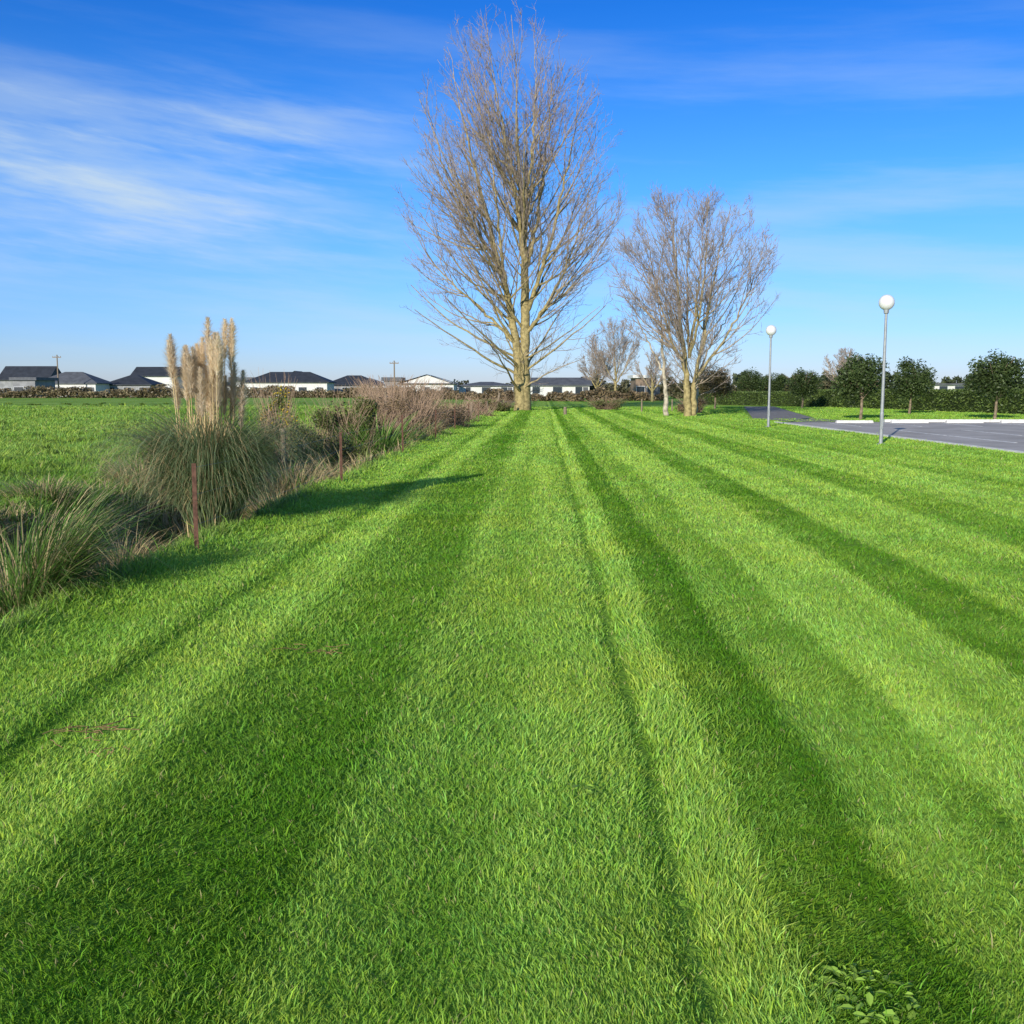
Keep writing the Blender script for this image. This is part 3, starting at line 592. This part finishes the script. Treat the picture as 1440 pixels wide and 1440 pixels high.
# ------------------------------------------------------------ weeds & debris in the foreground
def weed(cx,cy,n=110,R=.12):
    g=Geo()
    for i in range(n):
        r=R*math.sqrt(rng.random());th=rng.uniform(0,6.28);x=cx+r*math.cos(th)*1.25;y=cy+r*math.sin(th);z=float(gz(x,y))+rng.uniform(.006,.028)
        L=rng.uniform(.008,.022);W=L*rng.uniform(.35,.6);a=rng.uniform(0,6.28);tl=rng.normal(0,.35)
        u=np.array([math.cos(a),math.sin(a),tl]);v=np.array([-math.sin(a),math.cos(a),rng.normal(0,.3)]);c0=np.array([x,y,z])
        pts=[c0-u*L,c0-u*L*.4+v*W*.8+[0,0,.003],c0+u*L*.3+v*W+[0,0,.003],c0+u*L,c0+u*L*.3-v*W+[0,0,.003],c0-u*L*.4-v*W*.8+[0,0,.003],c0]
        col=np.array([.36,.56,.08])*rng.uniform(.55,1.2)
        g.add(pts,t=[(6,0,1),(6,1,2),(6,2,3),(6,3,4),(6,4,5),(6,5,0)],c=col)
    g.obj("broadleaf_weed",mveg)
weed(.92,2.55,130,.13)
weed(-.2,15.5,60,.4);weed(.3,3.9,16,.08);weed(-.6,5.1,14,.08);weed(1.9,4.4,18,.1)
def debris(cx,cy,r,n,L):
    g=Geo();tt=np.linspace(0,1,5);x=cx+rng.normal(0,r,n);y=cy+rng.normal(0,r*.6,n);a=rng.normal(0,.8,n);l=L*rng.uniform(.4,1.2,n)
    P=np.stack([x[:,None]+np.cos(a)[:,None]*l[:,None]*tt,y[:,None]+np.sin(a)[:,None]*l[:,None]*tt,(gz(x,y)+rng.uniform(.03,.05,n))[:,None]+0*tt],-1)+rng.normal(0,.006,(n,5,3))
    tubes(g,P,np.full((n,5),.002),4,lambda P,R:np.broadcast_to(np.array([.26,.16,.08]),P.shape));g.obj("fallen_twigs",mbark)
debris(-2.0,4.6,.09,16,.16);debris(-1.25,6.1,.1,10,.14);debris(-1.75,4.3,.05,6,.08)
# ------------------------------------------------------------ sun & sky
az=math.radians(203);el=math.radians(18)
sd=Vector((math.sin(az)*math.cos(el),math.cos(az)*math.cos(el),math.sin(el)))
L=bpy.data.lights.new("sun","SUN");L.energy=5.0;L.angle=math.radians(.5);L.color=(1,.95,.84)
so=bpy.data.objects.new("sun",L);so.rotation_euler=(-sd).to_track_quat('-Z','Y').to_euler();so.location=(-20,-20,30);link(so)
w=bpy.data.worlds.new("World");scene.world=w;w.use_nodes=True;w.node_tree.nodes.clear();t=NT(w.node_tree)
sky=t.n('ShaderNodeTexSky',sky_type='NISHITA');sky.sun_disc=False;sky.sun_elevation=el;sky.sun_rotation=az;sky.air_density=1.;sky.dust_density=.3;sky.ozone_density=3.
tc=t.n('ShaderNodeTexCoord');sp=t.n('ShaderNodeSeparateXYZ');t.l(tc.outputs['Generated'],sp.inputs[0])
A_=t.m('ARCTAN2',sp.outputs[0],sp.outputs[1]);E_=t.m('ARCSINE',sp.outputs[2])
cr=t.n('ShaderNodeValToRGB');t.l(t.m('MULTIPLY',E_,1.),cr.inputs[0]);el_=cr.color_ramp.elements
RS=[(0,(.38,.44,.72)),(.06,(.28,.42,.74)),(.19,(.16,.41,.74)),(.34,(.05,.29,.68)),(.55,(.30,.42,.58)),(1.,(.75,.66,.62))]
while len(el_)<len(RS): el_.new(.5)
for e_,(p_,c_) in zip(el_,RS): e_.position=p_;e_.color=(*c_,1)
sc=t.n('ShaderNodeVectorMath',operation='SCALE');t.l(cr.outputs[0],sc.inputs[0]);sc.inputs['Scale'].default_value=1.6
skc=t.mix(1.,sky.outputs[0],sc.outputs[0],'MULTIPLY')
def cvec(ka,ke,tilt,off=0.):
    c=t.n('ShaderNodeCombineXYZ');t.l(t.m('MULTIPLY',A_,ka),c.inputs[0]);t.l(t.m('MULTIPLY',t.m('ADD',E_,t.m('MULTIPLY',A_,tilt)),ke),c.inputs[1]);c.inputs[2].default_value=off;return c.outputs[0]
n1=t.noise(cvec(2.6,13,.10),1.4,6,.55);n2=t.noise(cvec(5,36,.14,3.),1.5,6,.6);n3=t.noise(cvec(1.6,14,.06,7.),1.3,7,.58)
mL=t.m('MULTIPLY',t.sm(A_,.08,-.28),t.m('MULTIPLY',t.sm(E_,.06,.15),t.sm(E_,.30,.22)))
c1=t.m('MULTIPLY',t.sm(n1,.36,.66),mL)
wis=t.m('MULTIPLY',t.sm(n2,.45,.75),mL)
low=t.m('MULTIPLY',t.sm(n3,.42,.72),t.m('MULTIPLY',t.sm(E_,.0,.05),t.sm(E_,.42,.14)))
cl=t.m('ADD',t.m('MULTIPLY',c1,.40),t.m('ADD',t.m('MULTIPLY',wis,.32),t.m('MULTIPLY',low,.36)),clamp=True)
col=t.mix(cl,skc,(4.0,4.9,5.7))
bg=t.n('ShaderNodeBackground');bg.inputs[1].default_value=.15;t.l(col,bg.inputs[0]);o=t.n('ShaderNodeOutputWorld');t.l(bg.outputs[0],o.inputs[0])
# ------------------------------------------------------------ camera
cd=bpy.data.cameras.new("camera");cd.lens=36.1;cd.sensor_width=36;cd.clip_end=8000;cd.clip_start=.05
co=bpy.data.objects.new("camera",cd);co.location=(0,0,1.6);co.rotation_euler=(math.radians(90-6.8),0,0);link(co);scene.camera=co
scene.view_settings.view_transform='Standard';scene.view_settings.look='None';scene.view_settings.exposure=0
